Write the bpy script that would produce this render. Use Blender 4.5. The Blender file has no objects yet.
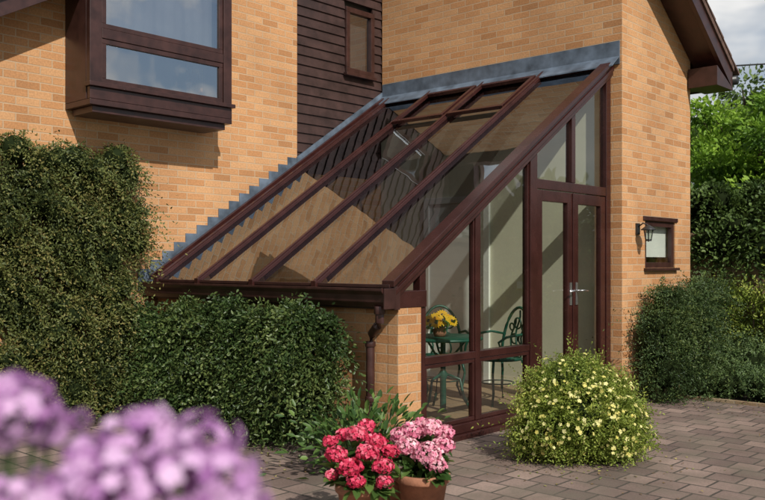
import bpy, math, numpy as np
from mathutils import Matrix, Vector
rng = np.random.default_rng(7)
scene = bpy.context.scene
# ------------------------------------------------------------------ frame
TH = math.atan2(-0.676, 0.737)
M = Matrix.Translation((0.117, 6.525, 0)) @ Matrix.Rotation(TH, 4, 'Z')
def W(u, v, z=0.0):
    return tuple(M @ Vector((u, v, z)))

# ------------------------------------------------------------------ materials
def newmat(name):
    m = bpy.data.materials.new(name); m.use_nodes = True
    nt = m.node_tree; nt.nodes.clear()
    out = nt.nodes.new('ShaderNodeOutputMaterial')
    return m, nt, out
def N(nt, t, **kw):
    n = nt.nodes.new(t)
    for k, v in kw.items(): setattr(n, k, v)
    return n
def ramp(nt, fac, stops):
    r = N(nt, 'ShaderNodeValToRGB'); cr = r.color_ramp
    while len(cr.elements) > 1: cr.elements.remove(cr.elements[-1])
    cr.elements[0].position = stops[0][0]; cr.elements[0].color = (*stops[0][1], 1)
    for p, c in stops[1:]:
        e = cr.elements.new(p); e.color = (*c, 1)
    nt.links.new(fac, r.inputs[0]); return r.outputs[0]
def mixc(nt, fac, a, b, mode='MIX'):
    m = N(nt, 'ShaderNodeMix', data_type='RGBA', blend_type=mode)
    if isinstance(fac, float): m.inputs[0].default_value = fac
    else: nt.links.new(fac, m.inputs[0])
    for i, x in ((6, a), (7, b)):
        if isinstance(x, tuple): m.inputs[i].default_value = (*x, 1)
        else: nt.links.new(x, m.inputs[i])
    return m.outputs[2]
def noise(nt, vec, scale, detail=3, rough=.55):
    n = N(nt, 'ShaderNodeTexNoise'); n.inputs['Scale'].default_value = scale
    n.inputs['Detail'].default_value = detail; n.inputs['Roughness'].default_value = rough
    if vec is not None: nt.links.new(vec, n.inputs['Vector'])
    return n.outputs['Fac']
def objco(nt):
    return N(nt, 'ShaderNodeTexCoord').outputs['Object']
def plain(name, col, rough=.5, var=.25, scale=8, metal=0.0, bump=.0, spec=.5):
    m, nt, out = newmat(name); p = N(nt, 'ShaderNodeBsdfPrincipled')
    co = objco(nt); f = noise(nt, co, scale)
    c = ramp(nt, f, [(.3, tuple(x*(1-var) for x in col)), (.7, tuple(min(1, x*(1+var)) for x in col))])
    nt.links.new(c, p.inputs['Base Color'])
    p.inputs['Metallic'].default_value = metal
    p.inputs['Specular IOR Level'].default_value = spec
    mr = N(nt, 'ShaderNodeMapRange'); mr.inputs[3].default_value = rough*.8; mr.inputs[4].default_value = min(1, rough*1.25)
    nt.links.new(f, mr.inputs[0]); nt.links.new(mr.outputs[0], p.inputs['Roughness'])
    if bump:
        b = N(nt, 'ShaderNodeBump'); b.inputs['Strength'].default_value = bump; b.inputs['Distance'].default_value = .01
        nt.links.new(noise(nt, co, scale*6), b.inputs['Height']); nt.links.new(b.outputs[0], p.inputs['Normal'])
    nt.links.new(p.outputs[0], out.inputs[0]); return m
def brickmat(name, c1, c2, mortar, bw=.225, rh=.075, ms=.006, flat=False, grime=.35, offset=.5, moss=None):
    m, nt, out = newmat(name); p = N(nt, 'ShaderNodeBsdfPrincipled'); co = objco(nt)
    if flat: vec = co
    else:
        s = N(nt, 'ShaderNodeSeparateXYZ'); nt.links.new(co, s.inputs[0])
        a = N(nt, 'ShaderNodeMath', operation='ADD'); nt.links.new(s.outputs[0], a.inputs[0]); nt.links.new(s.outputs[1], a.inputs[1])
        c = N(nt, 'ShaderNodeCombineXYZ'); nt.links.new(a.outputs[0], c.inputs[0]); nt.links.new(s.outputs[2], c.inputs[1]); vec = c.outputs[0]
    nz = N(nt, 'ShaderNodeTexNoise'); nz.inputs['Scale'].default_value = 9; nz.inputs['Detail'].default_value = 1; nt.links.new(vec, nz.inputs['Vector'])
    vm = N(nt, 'ShaderNodeVectorMath', operation='SCALE'); vm.inputs['Scale'].default_value = .006
    nt.links.new(nz.outputs['Color'], vm.inputs[0])
    va = N(nt, 'ShaderNodeVectorMath', operation='ADD'); nt.links.new(vec, va.inputs[0]); nt.links.new(vm.outputs[0], va.inputs[1])
    b = N(nt, 'ShaderNodeTexBrick'); b.offset = offset
    nt.links.new(va.outputs[0], b.inputs['Vector'])
    b.inputs['Color1'].default_value = (0, 0, 0, 1); b.inputs['Color2'].default_value = (1, 1, 1, 1)
    b.inputs['Mortar'].default_value = (.5, .5, .5, 1)
    b.inputs['Scale'].default_value = 1; b.inputs['Brick Width'].default_value = bw; b.inputs['Row Height'].default_value = rh
    b.inputs['Mortar Size'].default_value = ms; b.inputs['Mortar Smooth'].default_value = .25
    mid = tuple((x+y)/2 for x, y in zip(c1, c2))
    col = ramp(nt, b.outputs['Color'], [(.0, c1), (.45, mid), (.85, c2), (1, tuple(x*.83 for x in c2))])
    fine = noise(nt, co, 60, 4); big = noise(nt, co, 1.3, 4)
    col = mixc(nt, .5, col, ramp(nt, fine, [(.3, (.6, .6, .6)), (.7, (1.25, 1.25, 1.25))]), 'MULTIPLY')
    col = mixc(nt, b.outputs['Fac'], col, mortar)
    col = mixc(nt, grime, col, ramp(nt, big, [(.3, (.55, .52, .5)), (.65, (1.1, 1.1, 1.1))]), 'MULTIPLY')
    if moss:
        mf = noise(nt, co, 2.2, 5); r = ramp(nt, mf, [(.46, (0, 0, 0)), (.66, (.65, .65, .65))])
        col = mixc(nt, r, col, moss)
    nt.links.new(col, p.inputs['Base Color']); p.inputs['Roughness'].default_value = .85
    bp = N(nt, 'ShaderNodeBump'); bp.inputs['Strength'].default_value = .7; bp.inputs['Distance'].default_value = .006
    inv = N(nt, 'ShaderNodeMath', operation='SUBTRACT'); inv.inputs[0].default_value = 1; nt.links.new(b.outputs['Fac'], inv.inputs[1])
    ad = N(nt, 'ShaderNodeMath', operation='MULTIPLY_ADD'); nt.links.new(fine, ad.inputs[0]); ad.inputs[1].default_value = .5
    nt.links.new(inv.outputs[0], ad.inputs[2]); nt.links.new(ad.outputs[0], bp.inputs['Height'])
    nt.links.new(bp.outputs[0], p.inputs['Normal']); nt.links.new(p.outputs[0], out.inputs[0]); return m
def glassmat(name, r0=.09, tint=(.86, .9, .88), wav=.02, gcol=(1, 1, 1)):
    m, nt, out = newmat(name)
    g = N(nt, 'ShaderNodeNewGeometry')
    d = N(nt, 'ShaderNodeVectorMath', operation='DOT_PRODUCT'); nt.links.new(g.outputs['Normal'], d.inputs[0]); nt.links.new(g.outputs['Incoming'], d.inputs[1])
    a = N(nt, 'ShaderNodeMath', operation='ABSOLUTE'); nt.links.new(d.outputs['Value'], a.inputs[0])
    s = N(nt, 'ShaderNodeMath', operation='SUBTRACT'); s.inputs[0].default_value = 1; nt.links.new(a.outputs[0], s.inputs[1])
    p = N(nt, 'ShaderNodeMath', operation='POWER'); nt.links.new(s.outputs[0], p.inputs[0]); p.inputs[1].default_value = 5
    ma = N(nt, 'ShaderNodeMath', operation='MULTIPLY_ADD'); nt.links.new(p.outputs[0], ma.inputs[0]); ma.inputs[1].default_value = 1-r0; ma.inputs[2].default_value = r0
    t = N(nt, 'ShaderNodeBsdfTransparent'); t.inputs[0].default_value = (*tint, 1)
    gl = N(nt, 'ShaderNodeBsdfGlossy'); gl.inputs['Roughness'].default_value = .015; gl.inputs['Color'].default_value = (*gcol, 1)
    b = N(nt, 'ShaderNodeBump'); b.inputs['Strength'].default_value = wav; b.inputs['Distance'].default_value = .05
    nt.links.new(noise(nt, objco(nt), 2.5, 1), b.inputs['Height']); nt.links.new(b.outputs[0], gl.inputs['Normal'])
    mx = N(nt, 'ShaderNodeMixShader'); nt.links.new(ma.outputs[0], mx.inputs[0]); nt.links.new(t.outputs[0], mx.inputs[1]); nt.links.new(gl.outputs[0], mx.inputs[2])
    nt.links.new(mx.outputs[0], out.inputs[0]); return m
def leafmat(name, stops, trans=.3, rough=.5):
    m, nt, out = newmat(name); p = N(nt, 'ShaderNodeBsdfPrincipled')
    at = N(nt, 'ShaderNodeAttribute', attribute_name='rnd')
    c = ramp(nt, at.outputs['Fac'], stops)
    nt.links.new(c, p.inputs['Base Color']); p.inputs['Roughness'].default_value = rough
    p.inputs['Specular IOR Level'].default_value = .3
    if trans:
        tr = N(nt, 'ShaderNodeBsdfTranslucent'); nt.links.new(c, tr.inputs[0])
        mx = N(nt, 'ShaderNodeMixShader'); mx.inputs[0].default_value = trans
        nt.links.new(p.outputs[0], mx.inputs[1]); nt.links.new(tr.outputs[0], mx.inputs[2])
        nt.links.new(mx.outputs[0], out.inputs[0])
    else: nt.links.new(p.outputs[0], out.inputs[0])
    return m

BRICK = brickmat('buff_brick', (.58, .315, .145), (.48, .225, .088), (.50, .345, .21), grime=.4)
WALLB = brickmat('garden_brick', (.34, .25, .15), (.26, .17, .09), (.28, .23, .17))
PAVE = brickmat('block_paving', (.30, .215, .175), (.17, .118, .098), (.055, .045, .035), bw=.21, rh=.21, ms=.009, flat=True, grime=.95, moss=(.13, .108, .078))
TIMBER = plain('mahogany_timber', (.038, .0115, .0095), .26, .25, 5)
TIMBER2 = plain('weathered_timber', (.040, .0155, .0125), .36, .35, 9)
CLAD = plain('dark_cladding_timber', (.036, .016, .013), .55, .4, 6, bump=.2)
LEAD = plain('lead', (.105, .135, .175), .45, .45, 6, metal=.15)
CREAM = plain('cream_plaster', (.66, .62, .48), .8, .05, 2)
WHITE = plain('white_paint', (.75, .74, .70), .5, .05, 2)
CURTAIN = plain('net_curtain', (.28, .28, .27), .9, .15, 3)
DARK = plain('dark_room', (.06, .055, .05), .9, .2, 2)
TILE = plain('roof_tile', (.10, .055, .04), .8, .4, 12, bump=.4)
FLOOR = brickmat('floor_tiles', (.36, .235, .13), (.30, .19, .105), (.24, .19, .14), bw=.3, rh=.3, ms=.005, flat=True, offset=0, grime=.2)
GLASS = glassmat('glass', .11, (.84, .88, .84))
ROOFGL = glassmat('roof_glass', .24, (.35, .365, .37), .03, (.80, .90, 1.0))
STEEL = plain('steel', (.6, .6, .6), .25, .1, 10, metal=.9)
GREENM = plain('green_iron', (.008, .07, .045), .4, .2, 10)
TERRA = plain('terracotta', (.36, .155, .085), .8, .3, 10, bump=.3)
SOIL = plain('soil', (.05, .035, .025), .95, .4, 14, bump=.6)
GRASS = plain('grass', (.07, .11, .03), .9, .35, 6, bump=.6)
BARK = plain('bark', (.10, .07, .05), .9, .35, 12, bump=.5)
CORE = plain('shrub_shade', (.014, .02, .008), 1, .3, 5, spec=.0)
BLACK = plain('black_metal', (.02, .02, .02), .4, .2, 10)

# ------------------------------------------------------------------ mesh builder
def empty(name, mat=None):
    e = bpy.data.objects.new(name, None); scene.collection.objects.link(e)
    e.empty_display_size = .2
    if mat is not None: e.matrix_world = mat
    return e
class MB:
    def __init__(s): s.v = []; s.f = []; s.m = []; s.sm = []
    def add(s, vs, fs, mi=0, smooth=False):
        o = len(s.v); s.v += [tuple(x) for x in vs]
        for f in fs: s.f.append([i+o for i in f]); s.m.append(mi); s.sm.append(smooth)
    def box(s, x0, x1, y0, y1, z0, z1, mi=0):
        v = [(x, y, z) for z in (z0, z1) for y in (y0, y1) for x in (x0, x1)]
        s.add(v, [(0, 2, 3, 1), (4, 5, 7, 6), (0, 1, 5, 4), (2, 6, 7, 3), (0, 4, 6, 2), (1, 3, 7, 5)], mi)
    def prism(s, poly, ax, d0, d1, mi=0):
        n = len(poly)
        def P(a, b, d): return (d, a, b) if ax == 'x' else ((a, d, b) if ax == 'y' else (a, b, d))
        v = [P(a, b, d0) for a, b in poly] + [P(a, b, d1) for a, b in poly]
        fs = [list(range(n))[::-1], list(range(n, 2*n))] + [(i, (i+1) % n, n+(i+1) % n, n+i) for i in range(n)]
        s.add(v, fs, mi)
    def beam(s, p0, p1, w, h, up=(0, 0, 1), mi=0):
        p0 = Vector(p0); p1 = Vector(p1); d = (p1-p0).normalized(); sd = d.cross(Vector(up)).normalized(); u = sd.cross(d)
        v = []
        for p in (p0, p1):
            for a, b in ((-1, -1), (1, -1), (1, 1), (-1, 1)): v.append(p+sd*a*w/2+u*b*h/2)
        s.add(v, [(0, 3, 2, 1), (4, 5, 6, 7), (0, 1, 5, 4), (1, 2, 6, 5), (2, 3, 7, 6), (3, 0, 4, 7)], mi)
    def tube(s, pts, r, n=6, mi=0, closed=False):
        pts = [Vector(p) for p in pts]; rs = r if isinstance(r, (list, tuple)) else [r]*len(pts)
        rings = []; K = len(pts)
        for i, p in enumerate(pts):
            a = pts[(i-1) % K] if (i > 0 or closed) else p; b = pts[(i+1) % K] if (i < K-1 or closed) else p
            d = (b-a).normalized(); up = Vector((0, 0, 1)) if abs(d.z) < .9 else Vector((1, 0, 0))
            sx = d.cross(up).normalized(); sy = sx.cross(d)
            rings.append([p+(sx*math.cos(t)+sy*math.sin(t))*rs[i] for t in [2*math.pi*k/n for k in range(n)]])
        v = [q for rg in rings for q in rg]; fs = []
        for i in range(K if closed else K-1):
            j = (i+1) % K
            for k in range(n): fs.append((i*n+k, i*n+(k+1) % n, j*n+(k+1) % n, j*n+k))
        if not closed: fs += [list(range(n))[::-1], [(K-1)*n+k for k in range(n)]]
        s.add(v, fs, mi, True)
    def lathe(s, prof, c=(0, 0, 0), n=28, mi=0):
        v = []; fs = []
        for r, z in prof:
            for k in range(n): t = 2*math.pi*k/n; v.append((c[0]+r*math.cos(t), c[1]+r*math.sin(t), c[2]+z))
        for i in range(len(prof)-1):
            for k in range(n): fs.append((i*n+k, i*n+(k+1) % n, (i+1)*n+(k+1) % n, (i+1)*n+k))
        s.add(v, fs, mi, True)
    def build(s, name, mats, parent=None, bevel=0, loc=None):
        me = bpy.data.meshes.new(name); me.from_pydata(s.v, [], s.f)
        for m in (mats if isinstance(mats, (list, tuple)) else [mats]): me.materials.append(m)
        me.polygons.foreach_set('material_index', s.m); me.polygons.foreach_set('use_smooth', s.sm); me.update()
        o = bpy.data.objects.new(name, me); scene.collection.objects.link(o)
        if parent is not None: o.parent = parent
        if loc: o.location = loc
        if bevel:
            b = o.modifiers.new('bevel', 'BEVEL'); b.width = bevel; b.segments = 2; b.limit_method = 'ANGLE'
        return o

# ------------------------------------------------------------------ foliage helpers
def unit(a): return a/np.maximum(np.linalg.norm(a, axis=-1, keepdims=True), 1e-9)
def leaves(name, P, D, Nn, Ln, Wd, mat, rnd, parent=None):
    n = len(P); D = unit(D); S = unit(np.cross(D, Nn)); Nn = unit(np.cross(S, D))
    Ln = np.broadcast_to(Ln, (n,))[:, None]; Wd = np.broadcast_to(Wd, (n,))[:, None]
    V = np.empty((n, 6, 3))
    V[:, 0] = P; V[:, 1] = P+D*Ln*.35-S*Wd*.5+Nn*Wd*.15; V[:, 2] = P+D*Ln*.72-S*Wd*.36+Nn*Wd*.08
    V[:, 3] = P+D*Ln-Nn*Wd*.15; V[:, 4] = P+D*Ln*.72+S*Wd*.36+Nn*Wd*.08; V[:, 5] = P+D*Ln*.35+S*Wd*.5+Nn*Wd*.15
    me = bpy.data.meshes.new(name); me.vertices.add(n*6); me.vertices.foreach_set('co', V.reshape(-1))
    base = (np.arange(n)*6)[:, None]
    F = (base+np.array([0, 1, 2, 3, 0, 3, 4, 5])).reshape(-1)
    me.loops.add(n*8); me.loops.foreach_set('vertex_index', F.astype(np.int32))
    me.polygons.add(n*2); me.polygons.foreach_set('loop_start', (np.arange(n*2)*4).astype(np.int32))
    a = me.attributes.new('rnd', 'FLOAT', 'FACE'); a.data.foreach_set('value', np.repeat(np.clip(rnd, 0, 1), 2).astype(np.float32))
    me.materials.append(mat); me.update(calc_edges=True); me.validate()
    o = bpy.data.objects.new(name, me); scene.collection.objects.link(o)
    if parent is not None: o.parent = parent
    return o
def sprays(S, D, length, nl, lL, lW, droop=.25, tint=None):
    m = len(S); D = unit(D); length = np.broadcast_to(length, (m,))
    side = unit(np.cross(D, unit(rng.normal(size=(m, 3))))); P = []; DD = []; NN = []; R = []
    base = rng.random(m) if tint is None else tint
    for k in range(nl):
        t = (k+.7)/nl; sg = 1 if k % 2 else -1
        p = S+D*(length*t)[:, None]; p[:, 2] -= droop*length*t*t
        d = D*.75+side*sg*.8+rng.normal(size=(m, 3))*.25; d[:, 2] -= droop*t*.5
        nn = unit(np.cross(D, side))+rng.normal(size=(m, 3))*.35
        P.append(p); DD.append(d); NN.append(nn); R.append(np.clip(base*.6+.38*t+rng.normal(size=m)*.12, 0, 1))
    n = m*nl
    return (np.concatenate(P), np.concatenate(DD), np.concatenate(NN), lL*rng.uniform(.7, 1.25, n), lW*rng.uniform(.75, 1.2, n), np.concatenate(R))
def ell_sample(ells, n, lo=.8, hi=1.03, keep=lambda p: np.ones(len(p), bool)):
    E = np.array(ells); w = (E[:, 3]*E[:, 4]+E[:, 4]*E[:, 5]+E[:, 3]*E[:, 5]); w = w/w.sum()
    outP = []; outN = []; tot = 0
    while tot < n:
        k = rng.choice(len(E), size=n, p=w); d = unit(rng.normal(size=(n, 3)))
        r = rng.uniform(lo, hi, n)[:, None]; p = E[k, :3]+d*E[k, 3:6]*r; nn = unit(d/E[k, 3:6])
        ok = keep(p)
        for e in E:
            q = (p-e[:3])/e[3:6]; ok &= (q*q).sum(1) > .55
        outP.append(p[ok]); outN.append(nn[ok]); tot += ok.sum()
        if ok.sum() == 0: break
    return np.concatenate(outP)[:n], np.concatenate(outN)[:n]
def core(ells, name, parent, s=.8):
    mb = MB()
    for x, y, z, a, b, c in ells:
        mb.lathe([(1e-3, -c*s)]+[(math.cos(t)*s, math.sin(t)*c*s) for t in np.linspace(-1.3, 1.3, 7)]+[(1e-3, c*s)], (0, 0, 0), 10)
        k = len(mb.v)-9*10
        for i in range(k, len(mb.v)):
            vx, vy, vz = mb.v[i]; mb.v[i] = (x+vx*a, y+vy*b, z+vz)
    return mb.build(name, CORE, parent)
def shrub(name, ells, n, length, nl, lL, lW, mat, up=.35, droop=.25, parent_mat=None, cores=.62, keep=lambda p: p[:, 2] > .02, stem=True, spread=.45, wild=0):
    par = empty(name, parent_mat)
    P, Nn = ell_sample(ells, n, keep=keep)
    D = Nn+rng.normal(size=P.shape)*spread; D[:, 2] += up
    L = length*rng.uniform(.5, 1.5, len(P))
    if wild: L = np.where(rng.random(len(P)) < wild, L*1.9, L)
    a = sprays(P-unit(D)*length*.45, D, L, nl, lL, lW, droop,
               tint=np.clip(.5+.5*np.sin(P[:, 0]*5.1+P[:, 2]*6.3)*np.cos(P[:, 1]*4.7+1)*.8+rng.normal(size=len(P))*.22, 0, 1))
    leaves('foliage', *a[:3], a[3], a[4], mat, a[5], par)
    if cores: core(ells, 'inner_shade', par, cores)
    if stem:
        mb = MB()
        for e in ells[::max(1, len(ells)//8)]:
            mb.tube([(e[0], e[1], -.02), (e[0], e[1], e[2]*.5), (e[0], e[1], e[2]+e[5]*.4)], [.018, .012, .005], 6)
        mb.build('stems', BARK, par)
    return par
def florets(name, C, Nn, R, npet, mat, rnd, parent=None, wid=.9):
    n = len(C); Nn = unit(Nn); t = unit(np.cross(Nn, unit(rng.normal(size=(n, 3))))); b = np.cross(Nn, t)
    R = np.broadcast_to(R, (n,)); P = []; D = []; NN = []; LL = []; RR = []
    for k in range(npet):
        a = 2*math.pi*k/npet+.1
        d = t*math.cos(a)+b*math.sin(a)+Nn*.15
        P.append(C); D.append(d); NN.append(Nn+d*0); LL.append(R); RR.append(np.clip(rnd+rng.normal(size=n)*.05, 0, 1))
    P, D, NN, LL, RR = map(np.concatenate, (P, D, NN, LL, RR))
    return leaves(name, P, D, NN, LL, LL*wid, mat, RR, parent)

# ------------------------------------------------------------------ ground
def sheet(name, x0, x1, y0, y1, z, mat, mtx=None):
    me = bpy.data.meshes.new(name); me.from_pydata([(x0, y0, z), (x1, y0, z), (x1, y1, z), (x0, y1, z)], [], [(0, 1, 2, 3)])
    me.materials.append(mat); o = bpy.data.objects.new(name, me); scene.collection.objects.link(o)
    if mtx is not None: o.matrix_world = mtx
    return o
sheet('ground', -400, 400, -400, 400, -.008, GRASS)
sheet('patio_paving', -3.25, 9, -10, 4.05, 0, PAVE, mtx=M)
sheet('planting_bed_soil', .1, 9, 4.05, 6.1, .0, SOIL, mtx=M)
mb = MB(); mb.box(.12, 9, 4.05, 4.12, -.02, .03); mb.build('bed_edging', WALLB).matrix_world = M
mb = MB(); mb.box(-3.24, -.4, -.45, 0, -.01, .03); mb.build('hedge_bed_soil', SOIL).matrix_world = M
mb = MB(); mb.box(-3.24, -2.7, -4, -.46, -.01, .03); mb.build('climber_bed_soil', SOIL).matrix_world = M

# ------------------------------------------------------------------ house
H = empty('brick_house', M)
WL = (.15, 0, 0)
WB = (.15, -.112, 0)
def zl(v): return 3.54+.56*(v+1.65)
RV = 2.3; ZR = zl(RV)
def zw(v): return zl(v) if v <= RV else ZR-.56*(v-RV)
B0, B1 = -.91, .53; CB = 1.89
mb = MB()
U0, U1 = -3.65, -3.40
mb.prism([(-3.6, -.05), (B0, -.05), (B0, zw(B0)+.04), (-3.6, zw(-3.6)+.04)], 'x', U0, U1)
mb.prism([(B0, -.05), (B1, -.05), (B1, 3.0), (B0, 3.0)], 'x', U0, U1)
mb.prism([(B0, 4.55), (B1, 4.55), (B1, zw(B1)+.04), (B0, zw(B0)+.04)], 'x', U0, U1)
mb.prism([(B1, -.05), (CB, -.05), (CB, zw(CB)+.04), (B1, zw(B1)+.04)], 'x', U0, U1)
mb.prism([(CB, -.05), (3.365, -.05), (3.365, 2.5), (CB, 2.5)], 'x', U0, U1)
mb.box(-9, U0, -3.6, -3.35, -.05, zw(-3.6))
mb.box(-9, -8.75, -3.35, 8.2, -.05, 3)
mb.build('wing_walls', BRICK, H, loc=WL)
mb = MB()
ZT, SL = 4.98, .68
mb.box(-3.25, .113, 3.365, 3.6, -.05, ZT)
mb.box(-9, -3.5, 3.4, 3.6, -.05, 4.9)
VB = 5.07
def zm(v): return ZT-SL*(v-3.365)
w0, w1, wz0, wz1 = 3.89, 4.65, 1.385, 1.90
X0, X1 = -.12, .113
mb.prism([(3.6, -.05), (w0, -.05), (w0, zm(w0)), (3.6, zm(3.6))], 'x', X0, X1)
mb.prism([(w0, -.05), (w1, -.05), (w1, wz0), (w0, wz0)], 'x', X0, X1)
mb.prism([(w0, wz1), (w1, wz1), (w1, zm(w1)), (w0, zm(w0))], 'x', X0, X1)
mb.prism([(w1, -.05), (VB, -.05), (VB, zm(VB)), (w1, zm(w1))], 'x', X0, X1)
mb.box(-9, X0, VB-.2, VB, -.05, 3.6)
mb.build('main_walls', BRICK, H)
mb = MB(); mb.box(-5.5, -5.4, -3.3, 3.3, 2.4, 5); mb.box(-5.5, -3.66, -1.6, -1.5, 2.4, 4.8); mb.box(-5.5, -3.66, 1.5, 1.6, 2.4, 4.8); mb.box(-5.4, -3.66, -1.5, 1.5, 2.5, 2.6)
mb.build('room_interior', DARK, H, loc=WL)
mb = MB(); z = 2.40; i = 0
CW = (2.69, 3.20, 3.80, 4.62)
while z < zw(3.365):
    z1 = z+.115
    segs = [(CB+.01, 3.362)]
    if z1 > CW[2] and z < CW[3]: segs = [(CB+.01, CW[0]), (CW[1], 3.362)]
    for a, b in segs:
        mb.prism([(-3.44, z), (-3.405, z), (-3.425, z1+.012), (-3.45, z1+.012)], 'y', a, b)
    z = z1
mb.prism([(CB, 2.5), (3.365, 2.5), (3.365, zw(3.365)), (2.3, ZR), (CB, zw(CB))], 'x', -3.6, -3.5, 1)
mb.build('timber_cladding', [CLAD, DARK], H, loc=WL)
mb = MB(); a, b, c, d = CW; t = .065
mb.box(-3.45, -3.38, a, b, c, c+t); mb.box(-3.45, -3.38, a, b, d-t, d)
mb.box(-3.45, -3.38, a, a+t, c+t, d-t); mb.box(-3.45, -3.38, b-t, b, c+t, d-t)
mb.box(-3.40, -3.34, a-.03, b, c-.04, c-.001)
mb.build('stair_window_frame', TIMBER2, H, .004, loc=WL)
mb = MB(); mb.add([(-3.42, a+t, c+t), (-3.42, b-t, c+t), (-3.42, b-t, d-t), (-3.42, a+t, d-t)], [(0, 1, 2, 3)]); mb.build('stair_window_glass', glassmat('stair_glass', .25, (.8, .8, .8), .04), H, loc=WL)
mb = MB(); T = .10
for (a, b) in (((-4.0, RV)), ((RV, 8.6))):
    za, zb = (zw(a), zw(b))
    mb.prism([(a, za+.14), (b, zb+.14), (b, zb+.14+T), (a, za+.14+T)], 'x', -9.2, -3.03)
mb.build('wing_roof', TILE, H, loc=WL)
mb = MB()
for (a, b) in (((-4.0, RV)), ((RV, 3.36))):
    za, zb = (zw(a), zw(b))
    mb.prism([(a, za), (b, zb), (b, zb+.22), (a, za+.22)], 'x', -3.075, -3.05)
    mb.prism([(a, za+.03), (b, zb+.03), (b, zb+.06), (a, za+.06)], 'x', -3.39, -3.08)
mb.build('wing_bargeboard', TIMBER2, H, .003, loc=WL)
mb = MB(); e = 5.07+.36; OV = .113+.34
mb.prism([(3.30, zm(3.30)+.12), (e, zm(e)+.12), (e, zm(e)+.20), (3.30, zm(3.30)+.20)], 'x', -9, OV+.04)
for k in range(9):
    vv = 3.4+k*.24; mb.prism([(vv, zm(vv)+.19), (vv+.25, zm(vv+.25)+.19), (vv+.25, zm(vv+.25)+.225), (vv, zm(vv)+.205)], 'x', -9, OV+.05)
mb.build('main_roof', TILE, H)
mb = MB()
mb.prism([(3.32, zm(3.32)-.08), (e, zm(e)-.08), (e, zm(e)+.115), (3.32, zm(3.32)+.115)], 'x', OV-.03, OV+.02)
mb.prism([(3.33, zm(3.33)-.02), (e, zm(e)-.02), (e, zm(e)+.01), (3.33, zm(3.33)+.01)], 'x', .118, OV-.035)
mb.box(-9, OV-.035, e-.02, e+.02, zm(e)-.08, zm(e)+.11)
mb.box(-9, OV-.04, VB+.01, e-.025, zm(e)-.07, zm(e)-.045)
mb.prism([(VB-.10, zm(e)-.10), (e+.02, zm(e)-.10), (e+.02, zm(e)-.078), (VB-.10, zm(VB)-.12)], 'x', .13, OV+.018)
mb.build('main_bargeboard', TIMBER2, H, .003)
mb = MB(); mb.tube([(-9, e+.07, zm(e)+.03), (OV+.05, e+.07, zm(e)+.03)], .055, 10); mb.build('rear_gutter', BLACK, H)
bay = MB(); bu0, bu1, b0, b1, bz0, bz1 = -3.398, -2.944, -.867, .704, 2.81, 4.75
bay.box(bu0, bu1, b0, b1, bz0+.05, bz0+.10)
bay.box(bu0+.04, bu1-.05, b0+.05, b1-.05, bz0-.01, bz0+.048)
bay.box(bu1-.05, bu1, b0, b1, bz0+.102, 3.02)
bay.box(bu1-.07, bu1+.035, b0-.02, b1+.02, 3.022, 3.06)
for a, b in ((b0, b0+.12), (b1-.10, b1)): bay.box(bu1-.07, bu1-.002, a, b, 3.062, 4.62)
for a, b in ((b0, b0+.035), (b1-.035, b1)): bay.box(bu0, bu1-.072, a, b, bz0+.102, 4.62)
bay.box(bu1-.068, bu1-.006, b0+.122, b1-.102, 3.47, 3.56)
bay.box(bu0, bu1+.03, b0-.03, b1+.03, 4.622, 4.74)
for c, d in ((3.064, 3.468), (3.562, 4.62)):
    a, b = b0+.123, b1-.103; s = .045
    bay.box(bu1-.055, bu1-.014, a, b, c, c+s); bay.box(bu1-.055, bu1-.014, a, b, d-s, d)
    bay.box(bu1-.055, bu1-.014, a, a+s, c+s, d-s); bay.box(bu1-.055, bu1-.014, b-s, b, c+s, d-s)
bay.build('bay_window_frame', TIMBER2, H, .004, loc=WB)
mb = MB(); mb.add([(bu1-.035, b0+.1, 3.05), (bu1-.035, b1-.1, 3.05), (bu1-.035, b1-.1, 4.62), (bu1-.035, b0+.1, 4.62)], [(0, 1, 2, 3)]); mb.build('bay_window_glass', glassmat('bay_glass', .42, (.7, .7, .7), .10), H, loc=WB)
mb = MB(); n = 60; vs = []
for i in range(n+1):
    v = b0+.05+(b1-b0-.1)*i/n; uu = bu1-.22+.006*math.sin(i*1.35)+.008*math.sin(i*.5)
    vs += [(uu, v, 3.5), (uu, v, 4.6)]
mb.add(vs, [(2*i, 2*i+2, 2*i+3, 2*i+1) for i in range(n)], 0, True); mb.build('bay_blind', CURTAIN, H, loc=WB)
mb = MB(); t = .06; a, b, c, d = w0, w1, wz0, wz1
mb.box(.05, .10, a, b, c, c+t); mb.box(.05, .10, a, b, d-t, d); mb.box(.05, .10, a, a+t, c+t, d-t); mb.box(.05, .10, b-t, b, c+t, d-t)
mb.box(.05, .16, a-.03, b+.03, c-.03, c-.001)
mb.box(.1135, .128, a-.05, b+.05, d+.001, d+.045)
mb.build('side_window_frame', TIMBER2, H, .003)
mb = MB(); mb.add([(.075, a+t, c+t), (.075, b-t, c+t), (.075, b-t, d-t), (.075, a+t, d-t)], [(0, 1, 2, 3)]); mb.build('side_window_glass', GLASS, H)
mb = MB(); mb.box(.0, .02, a+.01, b-.01, c+.12, d); mb.build('side_window_blind', WHITE, H)
lan = empty('wall_lantern', M @ Matrix.Translation((.113, 3.70, 1.80)))
mb = MB(); mb.box(0, .02, -.035, .035, -.06, .06)
mb.tube([(.01, 0, .02), (.07, 0, .06), (.12, 0, .04), (.13, 0, .01)], .008, 6)
mb.lathe([(.012, .04), (.075, -.005), (.078, -.015), (.055, -.015)], (.13, 0, 0), 16)
mb.lathe([(.03, -.13), (.034, -.12), (.03, -.11), (.0, -.14)], (.13, 0, 0), 16)
for k in range(6):
    t = k*math.pi/3; mb.tube([(.13+.052*math.cos(t), .052*math.sin(t), -.015), (.13+.032*math.cos(t), .032*math.sin(t), -.12)], .004, 4)
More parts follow.
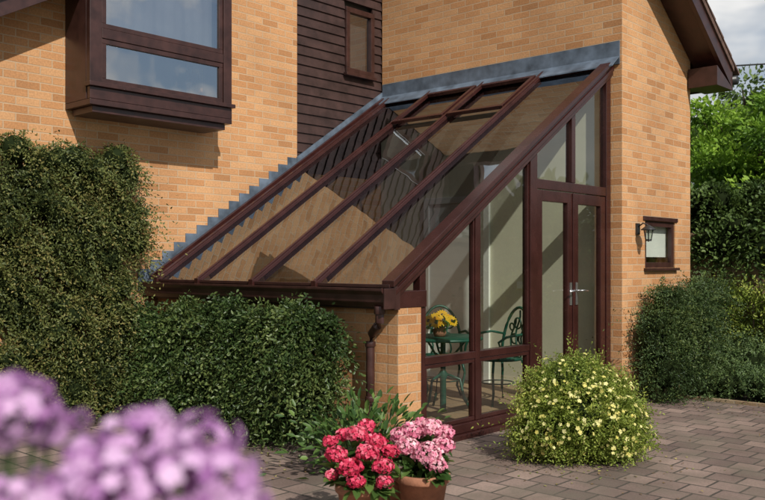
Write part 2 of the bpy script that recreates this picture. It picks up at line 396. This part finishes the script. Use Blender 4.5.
mb.build('lantern_body', BLACK, lan)
mb = MB(); mb.lathe([(.048, -.016), (.03, -.115)], (.13, 0, 0), 12); mb.build('lantern_glass', GLASS, lan)
mb = MB(); p0 = Vector(W(.4, 5.45, zm(e)+.20)); p1 = Vector((18, 14.5, 6.4))
mb.tube([p0.lerp(p1, k/12)-Vector((0, 0, .3*math.sin(math.pi*k/12))) for k in range(13)], .010, 5); mb.build('overhead_cable', BLACK)

# ------------------------------------------------------------------ conservatory
C = empty('lean_to_conservatory', M)
def zr(v): return 1.325+.655*v
EV = -.07; RT = 3.33; UL = -3.25
mb = MB(); mb.box(UL+.002, -.1, .002, .10, -.04, 1.09); mb.box(-.1, .0, .0, .27, -.04, 1.10)
mb.build('dwarf_wall', BRICK, C)
mb = MB(); mb.box(UL+.002, -.1, .101, 3.33, -.03, .05); mb.build('floor', FLOOR, C)
mb = MB(); mb.prism([(UL+.01, .05), (-.075, .05), (-.075, 3.40), (UL+.01, 3.40)], 'y', 3.335, 3.36)
mb.build('plaster_wall', CREAM, C)
mb = MB()
mb.box(-2.5, -2.42, 3.30, 3.334, .05, 2.15); mb.box(-1.6, -1.52, 3.30, 3.334, .05, 2.15); mb.box(-2.5, -1.52, 3.30, 3.334, 2.151, 2.23)
mb.box(-2.42, -1.6, 3.318, 3.334, .05, 2.15)
mb.build('inner_door', WHITE, C, .003)
mb = MB(); mb.box(-1.15, -1.07, 3.32, 3.334, 1.15, 1.23); mb.build('light_switch', WHITE, C, .003)
S0, S1 = -.085, -.012
mb = MB()
def post(a, b, z0, s0=S0, s1=S1): mb.prism([(a, z0), (b, z0), (b, zr(b)-.13), (a, zr(a)-.13)], 'x', s0, s1)
post(.272, .335, .12); post(1.00, 1.065, .12); post(1.83, 1.945, .12, S0-.01, S1+.008); post(3.262, 3.355, .12, S0-.005, S1+.004)
post(2.575, 2.645, 2.222)
mb.box(S0, S1, .337, .998, .64, .70); mb.box(S0, S1, 1.067, 1.828, .64, .70)
mb.box(S0, S1, 1.947, 3.26, 2.13, 2.22)
for a, b in ((.337, .998), (1.067, 1.828)):
    mb.box(-.065, -.02, a, b, .121, .155); mb.box(-.065, -.02, a, b, .605, .638)
    mb.box(-.065, -.02, a, a+.03, .155, .605); mb.box(-.065, -.02, b-.03, b, .155, .605)
    mb.box(-.06, -.022, a, a+.02, .702, zr(a)-.14); mb.box(-.06, -.022, b-.02, b, .702, zr(b-.02)-.14)
mb.box(-.10, .012, .272, 3.36, .045, .119)
mb.box(-.11, .055, .272, 3.36, -.03, .043)
mb.box(-.10, .006, -.02, .335, 1.101, 1.23)
mb.prism([(-.06, zr(-.06)-.135), (3.36, zr(3.36)-.135), (3.36, zr(3.36)+.0), (-.06, zr(-.06)+.0)], 'x', -.10, .016)
mb.prism([(-.10, zr(-.10)+.002), (3.36, zr(3.36)+.002), (3.36, zr(3.36)+.05), (-.10, zr(-.10)+.05)], 'x', -.075, .05)
mb.prism([(-.06, zr(-.06)-.09), (3.36, zr(3.36)-.09), (3.36, zr(3.36)-.045), (-.06, zr(-.06)-.045)], 'x', .0165, .03)
mb.build('side_frame', TIMBER, C, .004)
mb = MB()
for a, b in ((1.955, 2.603), (2.613, 3.255)):
    s0, s1 = -.075, -.018
    mb.box(s0, s1, a, a+.095, .122, 2.122); mb.box(s0, s1, b-.095, b, .122, 2.122)
    mb.box(s0, s1, a+.095, b-.095, .122, .33); mb.box(s0, s1, a+.095, b-.095, 2.02, 2.122)
mb.box(-.017, -.006, 2.59, 2.628, .122, 2.122)
mb.build('double_doors', TIMBER, C, .004)
mb = MB()
for vv, sg in ((2.555, -1), (2.665, 1)):
    mb.box(-.017, -.009, vv-.018, vv+.018, 1.03, 1.25)
    mb.tube([(-.01, vv, 1.17), (.045, vv, 1.17), (.048, vv+sg*.03, 1.172), (.046, vv+sg*.12, 1.165)], .009, 8)
mb.build('door_handles', STEEL, C)
mb = MB(); mb.add([(-.045, .28, .12), (-.045, 3.3, .12), (-.045, 3.3, zr(3.3)-.1), (-.045, .28, zr(.28)-.1)], [(0, 1, 2, 3)]); mb.build('side_glass', GLASS, C)
bars = [-3.08, -2.40, -1.60, -.80]
mb = MB()
n = Vector((0, -.548, .8366))
def rp(u, v, h=0): return (u, v-.548*h, zr(v)+.8366*h)
for i, u in enumerate(bars):
    mb.beam(rp(u, -.09, .016), rp(u, RT, .016), .05, .034, n)
    mb.beam(rp(u, -.10, .04), rp(u, RT, .04), .03, .016, n)
    mb.beam(rp(u, .02, -.04), rp(u, RT, -.04), .04, .06, n)
    mb.box(u-.03, u+.03, -.13, -.085, zr(-.1)-.03, zr(-.1)+.04)
mb.beam(rp(UL+.07, -.09, .03), rp(UL+.07, RT, .03), .04, .06, n)
mb.beam((UL+.02, 3.28, zr(3.28)-.06), (-.1, 3.28, zr(3.28)-.06), .08, .12, (0, 0, 1))
mb.beam((UL+.02, .05, 1.17), (-.1, .05, 1.17), .10, .158, (0, 0, 1))
for ua, ub in ((-2.40, -1.60), (-1.60, -.80)):
    a, b = 2.62, 3.22
    for v in (a, b): mb.beam(rp(ua+.03, v, .04), rp(ub-.03, v, .04), .05, .04, n)
    for u in (ua+.05, ub-.05): mb.beam(rp(u, a, .041), rp(u, b, .041), .04, .04, n)
mb.build('roof_bars', TIMBER, C, .004)
mb = MB(); mb.add([(UL+.08, EV, zr(EV)), (-.02, EV, zr(EV)), (-.02, RT, zr(RT)), (UL+.08, RT, zr(RT))], [(0, 1, 2, 3)]); mb.build('roof_glass', ROOFGL, C)
mb = MB()
g = [(-.075, 1.085), (-.155, 1.085), (-.185, 1.12), (-.19, 1.175), (-.215, 1.205), (-.215, 1.225), (-.205, 1.225), (-.175, 1.185), (-.165, 1.11), (-.085, 1.11)]
g = [(a, b+.03) for a, b in g]
n2 = len(g); vs = [(UL, a, b) for a, b in g]+[(.03, a, b) for a, b in g]
mb.add(vs, [(i, (i+1) % n2, n2+(i+1) % n2, n2+i) for i in range(n2)]+[list(range(n2)), list(range(n2, 2*n2))[::-1]])
mb.box(UL, .025, -.072, -.002, 1.09, 1.265)
mb.box(.031, .045, -.2, -.07, 1.10, 1.255)
mb.box(UL-.005, .01, -.11, -.074, 1.256, 1.282)
mb.tube([(-.06, -.14, 1.12), (-.06, -.14, 1.0), (-.10, -.12, .97), (-.21, -.065, .90), (-.235, -.055, .82), (-.235, -.055, .02)], .034, 12)
mb.tube([(-.235, -.055, .84), (-.235, -.055, .80)], .042, 12); mb.tube([(-.235, -.055, .42), (-.235, -.055, .38)], .042, 12)
mb.tube([(-.06, -.14, 1.12), (-.06, -.14, 1.06)], .044, 12)
mb.build('gutter_and_downpipe', TIMBER2, C, .003)
mb = MB()
k = 0; v = -.22
while v < CB-.01:
    v1 = min(v+.14, CB-.01); zt = zr(v)+.20
    mb.prism([(v, zr(v)-.02), (v1, zr(v1)-.02), (v1, zt), (v, zt)], 'x', UL+.0005, UL+.008+.0008*(k % 2)); v = v1; k += 1
mb.prism([(CB-.01, zr(CB-.01)-.02), (3.36, zr(3.36)-.02), (3.36, zr(3.36)+.12), (CB-.01, zr(CB-.01)+.12)], 'x', UL-.004, UL+.015)
mb.prism([(-.12, zr(-.12)+.01), (RT, zr(RT)+.01), (RT, zr(RT)+.02), (-.12, zr(-.12)+.02)], 'x', UL+.016, UL+.10)
for a in range(4):
    u0 = UL+.016+a*.835; u1 = u0+.835+.015 if a < 3 else .09
    o = .0015*(a % 2)
    mb.box(u0, u1, 3.35-o, 3.3645, 3.50, 3.74)
    mb.prism([(3.20, zr(3.20)+.03+o), (3.352, zr(3.352)+.05+o), (3.352, zr(3.352)+.062+o), (3.20, zr(3.20)+.042+o)], 'x', u0, u1)
mb.build('lead_flashing', LEAD, C)

# ------------------------------------------------------------------ garden furniture inside
def chair(name, u, v, ang):
    e = empty(name, M @ Matrix.Translation((u, v, .05)) @ Matrix.Rotation(ang, 4, 'Z')); mb = MB()
    for sx in (-1, 1):
        for sy in (-1, 1):
            mb.tube([(sx*.17, sy*.17, .43), (sx*.20, sy*.20, .30), (sx*.17, sy*.17, .12), (sx*.22, sy*.22, 0)], .013, 6)
    mb.tube([(.16*math.cos(t), .16*math.sin(t), .2) for t in np.linspace(0, 2*math.pi, 16, endpoint=False)], .007, 5, closed=True)
    for r in (.23, .17, .11, .05): mb.tube([(r*math.cos(t), r*math.sin(t), .44) for t in np.linspace(0, 2*math.pi, 24, endpoint=False)], .009 if r < .2 else .014, 6, closed=True)
    for t in np.linspace(0, 2*math.pi, 16, endpoint=False): mb.tube([(.05*math.cos(t), .05*math.sin(t), .44), (.23*math.cos(t), .23*math.sin(t), .44)], .007, 4)
    arch = [(-.20-.07*math.sin(t), .22*math.cos(t), .44+.50*math.sin(t)**.8) for t in np.linspace(0, math.pi, 17)]
    mb.tube(arch, .015, 6)
    for y in (-.1, 0, .1):
        mb.tube([(-.20-.07*k, y*(1-.3*k)+.02*math.sin(k*9), .44+(.47-abs(y)*.8)*k) for k in np.linspace(0, 1, 9)], .010, 5)
    for y, z, r in ((-.06, .62, .05), (.06, .62, .05), (0, .78, .055), (-.1, .74, .035), (.1, .74, .035), (0, .53, .03)):
        mb.tube([(-.245, y+r*math.cos(t), z+r*math.sin(t)) for t in np.linspace(0, 2*math.pi, 14, endpoint=False)], .009, 5, closed=True)
    for sy in (-1, 1):
        mb.tube([(-.24, sy*.2, .66), (-.1, sy*.25, .69), (.08, sy*.26, .67), (.16, sy*.24, .62), (.12, sy*.22, .56), (.14, sy*.2, .44)], .013, 6)
    mb.build('chair_frame', GREENM, e)
chair('garden_chair', -.66, 2.25, math.radians(-110)); chair('garden_chair', -1.18, 2.02, math.radians(-45))
tb = empty('garden_table', M @ Matrix.Translation((-.76, 1.50, .05))); mb = MB()
mb.lathe([(.001, .70), (.36, .70), (.375, .69), (.375, .675), (.36, .67), (.001, .67)], n=36)
mb.lathe([(.03, .0), (.03, .3), (.05, .34), (.025, .38), (.025, .67)], n=14)
for t in np.linspace(0, 2*math.pi, 3, endpoint=False)+.5:
    c, s = math.cos(t), math.sin(t); mb.tube([(.02*c, .02*s, .35), (.16*c, .16*s, .30), (.2*c, .2*s, .12), (.28*c, .28*s, 0)], .014, 6)
    mb.tube([(.02*c, .02*s, .5), (.12*c, .12*s, .55), (.22*c, .22*s, .67)], .011, 6)
mb.build('table_frame', GREENM, tb)
PET = leafmat('yellow_petal', [(0, (.75, .33, .01)), (1, (.85, .55, .02))], .3)
LEAF = leafmat('broad_leaf', [(0, (.03, .07, .015)), (.6, (.07, .13, .03)), (1, (.14, .22, .05))], .25, .4)
sf = empty('sunflower_arrangement', M @ Matrix.Translation((-.76, 1.45, .05))); mb = MB()
mb.lathe([(.001, .701), (.05, .702), (.065, .74), (.05, .79), (.055, .80)], n=16); mb.build('vase', TERRA, sf)
mb = MB(); cs = []; ns = []
for k in range(12):
    t = k*2.4; r = .03+.11*math.sqrt(k/12); c = np.array([r*math.cos(t), r*math.sin(t), .92-r*.6]); nn = unit(np.array([c[0], c[1], .10])+np.array([.06, -.08, 0])); cs.append(c); ns.append(nn)
    mb.tube([(0, 0, .75), tuple(c-nn*.01)], .004, 4)
    x = np.cross(nn, [0, 0, 1.]); x = x/np.linalg.norm(x); y = np.cross(nn, x); mb.add([tuple(c+nn*.006+(x*math.cos(q)+y*math.sin(q))*.018) for q in np.linspace(0, 6.28, 9)[:-1]], [list(range(8))], 1)
mb.build('stems_and_centres', [GREENM, SOIL], sf)
florets('petals', np.array(cs), np.array(ns), .065, 14, PET, rng.random(12), sf, .4)
q = rng.normal(size=(60, 3))*[.07, .07, .03]+[0, 0, .83]; leaves('leaves', q, rng.normal(size=(60, 3)), rng.normal(size=(60, 3)), .07, .04, LEAF, rng.random(60), sf)

# ------------------------------------------------------------------ garden wall
mb = MB(); mb.box(-3, 9, 6.2, 6.42, -.05, 1.76); mb.box(-3, 9, 6.17, 6.45, 1.762, 1.83)
mb.build('garden_wall', WALLB).matrix_world = M

# ------------------------------------------------------------------ shrubs
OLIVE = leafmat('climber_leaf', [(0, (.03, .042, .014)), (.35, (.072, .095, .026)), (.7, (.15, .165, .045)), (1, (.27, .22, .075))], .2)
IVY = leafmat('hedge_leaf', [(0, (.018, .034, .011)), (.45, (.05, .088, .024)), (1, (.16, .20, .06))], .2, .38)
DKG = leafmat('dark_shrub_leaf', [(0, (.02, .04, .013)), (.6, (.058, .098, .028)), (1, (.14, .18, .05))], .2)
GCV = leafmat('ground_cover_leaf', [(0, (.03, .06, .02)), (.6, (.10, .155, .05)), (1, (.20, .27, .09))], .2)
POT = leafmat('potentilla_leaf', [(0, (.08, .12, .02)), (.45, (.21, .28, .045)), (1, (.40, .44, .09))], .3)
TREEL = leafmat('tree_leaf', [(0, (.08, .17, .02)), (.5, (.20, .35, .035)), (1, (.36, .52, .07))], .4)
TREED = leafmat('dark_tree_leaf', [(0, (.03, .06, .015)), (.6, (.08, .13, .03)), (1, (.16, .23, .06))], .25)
def ctop(v): return 2.74-.18*max(0, v+1.35)+.04*math.sin(v*5.3)+.03*math.sin(v*13)
el = []
for v in np.arange(-3.2, -.30, .2):
    for z in np.arange(.2, ctop(v)-.1, .25):
        vj = v+rng.normal()*.05; zj = min(z+rng.normal()*.06, ctop(v)-.16)
        if v > -.55 and zj < 1.5: vj -= .1
        r = rng.uniform(.85, 1.15)
        el.append((-3.16+.13*rng.random()+.2*max(0, 1.2-zj)*.6, vj, zj, .19*r*rng.uniform(.7, 1.4), .17*r, .18*r))
keepw = lambda p: (p[:, 2] > .03) & (p[:, 0] > -3.23)
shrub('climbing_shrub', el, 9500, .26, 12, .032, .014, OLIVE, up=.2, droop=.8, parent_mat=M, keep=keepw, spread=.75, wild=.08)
el = []
for i in range(95):
    u = rng.uniform(-3.05, -.58); z = rng.uniform(.12, 1.02)
    el.append((u, -.24-rng.random()*.24*(1 if z < .7 else .6), z, rng.uniform(.11, .21), rng.uniform(.10, .19), rng.uniform(.11, .19)))
el += [(-.50, -.3, .85, .16, .12, .16), (-.55, -.3, .5, .16, .13, .2), (-.44, -.32, 1.0, .12, .09, .1), (-.42, -.32, .8, .10, .08, .12)]
keeph = lambda p: (p[:, 2] > .03) & (p[:, 1] < -.03) & ((p[:, 2] < 1.06) | (p[:, 1] < -.24)) & (p[:, 2] < 1.2)
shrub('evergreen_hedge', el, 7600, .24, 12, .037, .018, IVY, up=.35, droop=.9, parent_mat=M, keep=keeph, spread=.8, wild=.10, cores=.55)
el = [(.42, 3.72, .35, .28, .28, .35), (.40, 3.9, .72, .26, .28, .32), (.48, 4.15, .6, .3, .3, .42), (.38, 3.62, .8, .18, .2, .2), (.40, 4.2, .95, .24, .24, .22), (.36, 3.85, 1.02, .2, .18, .2), (.5, 4.45, .8, .22, .2, .22), (.38, 4.6, 1.05, .22, .2, .2), (.4, 4.9, 1.1, .2, .2, .2)]
shrub('evergreen_shrub', el, 2700, .27, 12, .032, .012, DKG, up=.7, droop=.5, parent_mat=M, keep=lambda p: (p[:, 2] > .03) & (p[:, 0] > .14), spread=.8, wild=.18)
el = []
for i in range(60):
    vv = rng.uniform(4.2, 5.9)
    el.append((rng.uniform(.45, 3.8), vv, rng.uniform(.05, .22)+.18*(vv-4.2), rng.uniform(.2, .33), rng.uniform(.2, .33), rng.uniform(.13, .23)))
shrub('ground_cover_plants', el, 5600, .17, 9, .032, .013, GCV, up=.7, parent_mat=M, stem=False, spread=.7, wild=.08)
el = [(1.15, 5.85, .95, .22, .2, .3), (1.1, 5.9, 1.25, .2, .18, .25), (.85, 5.95, .85, .2, .18, .3), (2.6, 5.6, .7, .5, .4, .5), (.55, 5.9, .8, .28, .2, .35), (.2, 5.9, .85, .25, .2, .35)]
shrub('flowering_border_shrub', el, 1700, .24, 8, .045, .02, POT, up=.6, parent_mat=M, cores=None, wild=.15)
el = [(rng.uniform(-1.5, 4), rng.uniform(6.38, 6.75), rng.uniform(1.8, 2.3), .38, .25, .28) for _ in range(26)]
el += [(rng.uniform(-.2, 3.5), 6.12, rng.uniform(1.4, 1.9), .25, .1, .22) for _ in range(12)]
shrub('creeper', el, 3600, .26, 8, .06, .04, TREED, up=.1, droop=1.0, parent_mat=M, wild=.15)
px, py = 1.435, 6.36
el = [(px, py, .32, .37, .38, .32), (px-.2, py-.08, .28, .23, .26, .24), (px+.2, py-.05, .25, .24, .28, .24), (px-.07, py, .53, .24, .24, .20), (px+.13, py+.05, .44, .24, .24, .22), (px-.22, py+.08, .43, .18, .2, .18), (px+.30, py, .17, .21, .22, .17), (px-.32, py, .15, .17, .2, .16), (px+.03, py+.02, .62, .15, .13, .13), (px-.18, py, .56, .12, .1, .1), (px+.27, py, .48, .14, .1, .12), (px-.36, py-.02, .34, .08, .1, .09), (px+.38, py-.05, .34, .10, .1, .10)]
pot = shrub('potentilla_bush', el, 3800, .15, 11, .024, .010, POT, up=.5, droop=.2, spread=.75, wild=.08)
P, Nn = ell_sample(el, 850, lo=1.02, hi=1.28, keep=lambda p: p[:, 2] > .06)
YF = leafmat('pale_yellow_petal', [(0, (.70, .62, .15)), (1, (.82, .78, .38))], .25)
florets('flowers', P, Nn+rng.normal(size=P.shape)*.3+[0, -.1, .3], rng.uniform(.011, .019, len(P)), 5, YF, rng.random(len(P)), pot, .95)
NP = 620
P = rng.normal(size=(NP, 3))*[.21, .12, .11]+[-.13, 5.95, .24]; P[:, 2] = np.abs(P[:, 2])
D = unit((P-[-.13, 5.95, .12])+rng.normal(size=P.shape)*.12+[0, 0, .02]); bl = empty('broad_leaved_plant')
leaves('leaves', P, D, np.array([0, -.3, 1.])+rng.normal(size=P.shape)*.4, rng.uniform(.05, .10, NP), rng.uniform(.025, .045, NP), LEAF, rng.random(NP), bl)
mb = MB()
for k in range(22): mb.tube([(-.13, 5.95, 0), tuple(P[k])], .005, 5)
mb.build('stems', LEAF, bl)
LIT = leafmat('dry_leaf', [(0, (.10, .06, .03)), (.5, (.22, .14, .06)), (.8, (.14, .17, .04)), (1, (.5, .42, .15))], 0, .8)
A = np.concatenate([np.stack([rng.uniform(-3.0, 0, 260), -.55-np.abs(rng.normal(size=260))*.35, np.full(260, .004)], 1),
                    np.stack([rng.uniform(.1, 3.5, 160), 3.98-np.abs(rng.normal(size=160))*.35, np.full(160, .004)], 1),
                    np.stack([rng.uniform(-2, 5, 180), rng.uniform(-4, 3.9, 180), np.full(180, .004)], 1)])
Rm = np.array(M.to_3x3()); A = A@Rm.T+np.array(M.translation)
B = np.stack([px+rng.normal(size=200)*.42, py+rng.normal(size=200)*.38, np.full(200, .004)], 1)
A = np.concatenate([A, B]); D = rng.normal(size=A.shape); D[:, 2] = np.abs(D[:, 2])*.12
leaves('fallen_leaves', A, D, np.array([0, 0, 1.])+rng.normal(size=A.shape)*.15, rng.uniform(.012, .034, len(A)), rng.uniform(.008, .02, len(A)), LIT, rng.random(len(A)))

# ------------------------------------------------------------------ potted hydrangeas
RED = leafmat('hydrangea_red', [(0, (.45, .015, .05)), (.6, (.70, .055, .13)), (1, (.84, .24, .31))], .15)
PINK = leafmat('hydrangea_pink', [(0, (.62, .13, .24)), (.5, (.80, .30, .41)), (1, (.90, .60, .62))], .15)
def hydrangea(x, y, ptop, pr, heads, mat):
    e = empty('potted_hydrangea', Matrix.Translation((x, y, 0))); mb = MB()
    mb.lathe([(.001, 0), (pr*.68, 0), (pr*.93, ptop-.05), (pr*1.0, ptop-.05), (pr*1.04, ptop-.04), (pr*1.04, ptop-.005), (pr, ptop), (pr*.92, ptop), (pr*.9, ptop-.03), (.001, ptop-.03)], n=36)
    mb.build('terracotta_pot', TERRA, e)
    mb = MB(); mb.lathe([(.001, ptop-.02), (pr*.88, ptop-.025)], n=20); mb.build('potting_soil', SOIL, e)
    C_, N_, R_ = [], [], []; st = MB()
    for hx, hy, hz, hr in heads:
        hr *= rng.uniform(.9, 1.18)
        n = int(125*(hr/.06)**2); i = np.arange(n)+.5; ph = np.arccos(1-1.7*i/n); th = math.pi*(1+5**.5)*i
        d = np.stack([np.cos(th)*np.sin(ph), np.sin(th)*np.sin(ph), np.cos(ph)], 1); d = unit(d+rng.normal(size=d.shape)*.1)
        lump = 1+.13*np.sin(d[:, :1]*4+rng.random()*6)*np.cos(d[:, 1:2]*5+rng.random()*6)
        C_.append(np.array([hx, hy, hz])+d*[hr, hr, hr*.72]*lump*rng.uniform(.78, 1.1, (n, 1))); N_.append(d+rng.normal(size=d.shape)*.42)
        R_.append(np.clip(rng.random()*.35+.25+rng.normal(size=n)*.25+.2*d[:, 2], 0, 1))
        st.tube([(hx*.25, hy*.25, ptop-.05), (hx*.7, hy*.7, (ptop+hz)/2), (hx, hy, hz)], .004, 5)
    florets('flower_heads', np.concatenate(C_), np.concatenate(N_), .0135, 4, mat, np.concatenate(R_), e, .95)
    st.build('stems', LEAF, e)
    n = 190; hh = np.array(heads); k = rng.integers(0, len(heads), n)
    P = hh[k, :3]*rng.uniform(.3, 1.0, (n, 1)); P[:, 2] = ptop-.02+(hh[k, 2]-ptop)*rng.uniform(0, .85, n)
    D = P*[1, 1, 0]*6+rng.normal(size=P.shape)*.5; D[:, 2] += .15
    leaves('leaves', P, D, np.array([0, 0, 1.])+rng.normal(size=P.shape)*.35, rng.uniform(.07, .12, n), rng.uniform(.045, .07, n), LEAF, rng.random(n), e)
hydrangea(-.12, 4.72, .25, .135, [(-.13, -.06, .41, .052), (-.05, -.14, .36, .058), (.04, -.1, .43, .052), (.12, -.1, .36, .055), (-.17, .05, .46, .042), (-.02, 0, .51, .052), (.08, .04, .46, .055), (.16, .02, .41, .045), (-.09, .08, .49, .045), (.03, .12, .53, .042), (-.02, -.16, .29, .05), (.13, -.14, .28, .040), (-.15, -.1, .31, .035)], RED)
hydrangea(.225, 4.86, .27, .15, [(-.09, -.08, .43, .062), (.02, -.12, .40, .066), (.11, -.05, .43, .058), (-.05, .0, .50, .06), (.05, -.02, .52, .056), (-.12, .03, .47, .05), (.13, .05, .48, .048), (0, .1, .51, .06), (.07, -.13, .34, .05)], PINK)
mb = MB(); mb.lathe([(.001, 0), (.06, 0), (.085, .17), (.095, .17), (.095, .21), (.08, .21), (.075, .18), (.001, .18)], (.045, 4.98, 0)); mb.build('terracotta_pot', TERRA)

# ------------------------------------------------------------------ foreground lilac flowers
LIL = leafmat('lilac_petal', [(0, (.40, .17, .42)), (.5, (.62, .34, .62)), (1, (.82, .58, .80))], .35)
lf = empty('lilac_flower_plant'); Cc, Nc, st = [], [], MB()
def img(x, y, d): return np.array([(x-382.5)/864*d, d, 1.45+(262-y)/864*d])
for x, y, d, r in ((15, 412, .72, .036), (48, 425, .74, .022), (8, 388, .72, .016), (36, 388, .73, .010), (88, 462, .70, .028), (128, 452, .72, .040), (170, 450, .74, .032), (205, 445, .72, .032), (222, 480, .71, .033), (180, 490, .70, .048), (115, 498, .68, .042), (60, 500, .68, .035), (245, 507, .70, .024), (12, 503, .7, .028), (150, 422, .73, .016), (80, 418, .75, .007)):
    c = img(x, y, d); n = int(30*(r/.03)**2)+6; dd = unit(rng.normal(size=(n, 3))); Cc.append(c+dd*r*rng.uniform(.6, 1.08, (n, 1))*[1, 1, .8]); Nc.append(dd)
    st.tube([tuple(c), tuple(c*[1, 1, .6]+[-.02, -.02, 0]), (-.28+rng.normal()*.04, .66+rng.normal()*.03, 0)], .0025, 5)
Cc = np.concatenate(Cc); Nc = np.concatenate(Nc)
florets('flower_heads', Cc, Nc, rng.uniform(.007, .012, len(Cc)), 5, LIL, rng.random(len(Cc)), lf, .85)
st.build('stems', LEAF, lf)
n = 260; P = np.stack([rng.normal(-.29, .06, n), rng.normal(.68, .04, n), rng.uniform(.1, 1.16, n)], 1)
leaves('leaves', P, rng.normal(size=(n, 3))+[0, 0, .3], rng.normal(size=(n, 3)), .07, .018, LEAF, rng.random(n), lf)

# ------------------------------------------------------------------ trees
def tree(name, x, y, h, cz, r, mat, nclump=34, per=420, leaf=.09):
    e = empty(name, Matrix.Translation((x, y, 0))); mb = MB()
    mb.tube([(0, 0, -.05), (.05, .02, h*.25), (0, 0, h*.5), (.03, 0, cz)], [r*.10, r*.08, r*.06, r*.03], 10)
    d = unit(rng.normal(size=(nclump, 3))); cc = d*r*rng.uniform(.35, 1.02, (nclump, 1))*[1, 1, .9]+[0, 0, cz]
    A, B, Rr = [], [], []
    for c in cc:
        mb.tube([(0, 0, cz-r*.6), tuple((np.array([0, 0, cz-r*.3])+c)/2), tuple(c)], [r*.035, r*.02, r*.008], 5)
        s = r*rng.uniform(.14, .28); g = unit(rng.normal(size=(per, 3))); A.append(c+g*s*rng.uniform(.4, 1.25, (per, 1))*[1.2, 1.2, .8]); B.append(g+rng.normal(size=g.shape)*.5+[0, 0, -.1])
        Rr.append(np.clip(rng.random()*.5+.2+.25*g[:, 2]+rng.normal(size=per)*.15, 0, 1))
    mb.build('trunk_and_limbs', BARK, e)
    A, B, Rr = map(np.concatenate, (A, B, Rr))
    leaves('crown', A, B, rng.normal(size=A.shape)+[0, 0, 1], rng.uniform(.7, 1.3, len(A))*leaf, rng.uniform(.7, 1.3, len(A))*leaf*.55, mat, Rr, e)
tree('garden_tree', 5.55, 12.9, 3.5, 2.95, 1.3, TREEL, 56, 360, .085)
tree('garden_tree', 6.9, 13.6, 4, 2.9, 1.45, TREEL, 50, 340, .09)
tree('garden_tree', 7.6, 17.5, 5, 3.4, 2.2, TREED, 50, 320, .12)
tree('garden_tree', 10.4, 16.5, 5, 3.7, 2.3, TREED, 40, 300, .12)
e = empty('distant_trees'); A, B, Rr = [], [], []; mbt = MB()
for k in range(80):
    t = 2*math.pi*k/80+rng.normal()*.03; R0 = rng.uniform(26, 32); c = np.array([R0*math.cos(t), R0*math.sin(t), rng.uniform(1.5, 3.2)])
    s = rng.uniform(1.5, 2.6); g = unit(rng.normal(size=(200, 3))); A.append(c+g*s*[1, 1, .9]*rng.uniform(.6, 1.08, (200, 1))); B.append(g+rng.normal(size=g.shape)*.5); Rr.append(rng.random()*.5+rng.random(200)*.5)
    mbt.tube([(c[0], c[1], -.1), tuple(c)], [.18, .08], 6)
A, B, Rr = map(np.concatenate, (A, B, Rr)); A[:, 2] = np.maximum(A[:, 2], .1)
leaves('crowns', A, B, rng.normal(size=A.shape), .55, .4, TREED, Rr, e); mbt.build('trunks', BARK, e)

# ------------------------------------------------------------------ light & sky
phi = math.radians(20); el_ = math.radians(40)
tl = Vector((-math.cos(phi)*math.cos(el_), math.sin(phi)*math.cos(el_), -math.sin(el_)))
tw = M.to_3x3() @ tl
sd = bpy.data.lights.new('sun', 'SUN'); sd.energy = 4.4; sd.angle = math.radians(.7); sd.color = (1, .96, .89)
so = bpy.data.objects.new('sun', sd); scene.collection.objects.link(so); so.rotation_euler = tw.to_track_quat('-Z', 'Y').to_euler(); so.location = (0, -5, 20)
w = bpy.data.worlds.new('World'); scene.world = w; w.use_nodes = True; nt = w.node_tree; nt.nodes.clear()
out = N(nt, 'ShaderNodeOutputWorld'); bg = N(nt, 'ShaderNodeBackground'); bg.inputs[1].default_value = .09
sk = N(nt, 'ShaderNodeTexSky'); sk.sky_type = 'NISHITA'; sk.sun_disc = False; sk.sun_elevation = el_; sk.sun_rotation = math.atan2(-tw.x, -tw.y)
tc = N(nt, 'ShaderNodeTexCoord'); mp = N(nt, 'ShaderNodeMapping'); mp.inputs['Scale'].default_value = (1, 1, 2.2); nt.links.new(tc.outputs['Generated'], mp.inputs[0])
f = noise(nt, mp.outputs[0], 2.6, 5, .6); cm = ramp(nt, f, [(.40, (0, 0, 0)), (.56, (1, 1, 1))])
f2 = noise(nt, mp.outputs[0], 5, 4, .6); cc = ramp(nt, f2, [(.3, (5.5, 5.7, 6)), (.65, (9.5, 9.5, 9.4))])
nt.links.new(mixc(nt, cm, sk.outputs[0], cc), bg.inputs[0]); nt.links.new(bg.outputs[0], out.inputs[0])
# ------------------------------------------------------------------ camera
cd = bpy.data.cameras.new('camera'); co = bpy.data.objects.new('camera', cd); scene.collection.objects.link(co)
co.location = (0, 0, 1.45); co.rotation_euler = (math.radians(90), 0, 0)
cd.sensor_width = 36; cd.lens = 36*864/765; cd.shift_y = 12/765; cd.clip_start = .05; cd.clip_end = 1500
cd.dof.use_dof = True; cd.dof.focus_distance = 8; cd.dof.aperture_fstop = 3.6
scene.camera = co
scene.view_settings.view_transform = 'Standard'; scene.view_settings.look = 'None'; scene.view_settings.exposure = 0
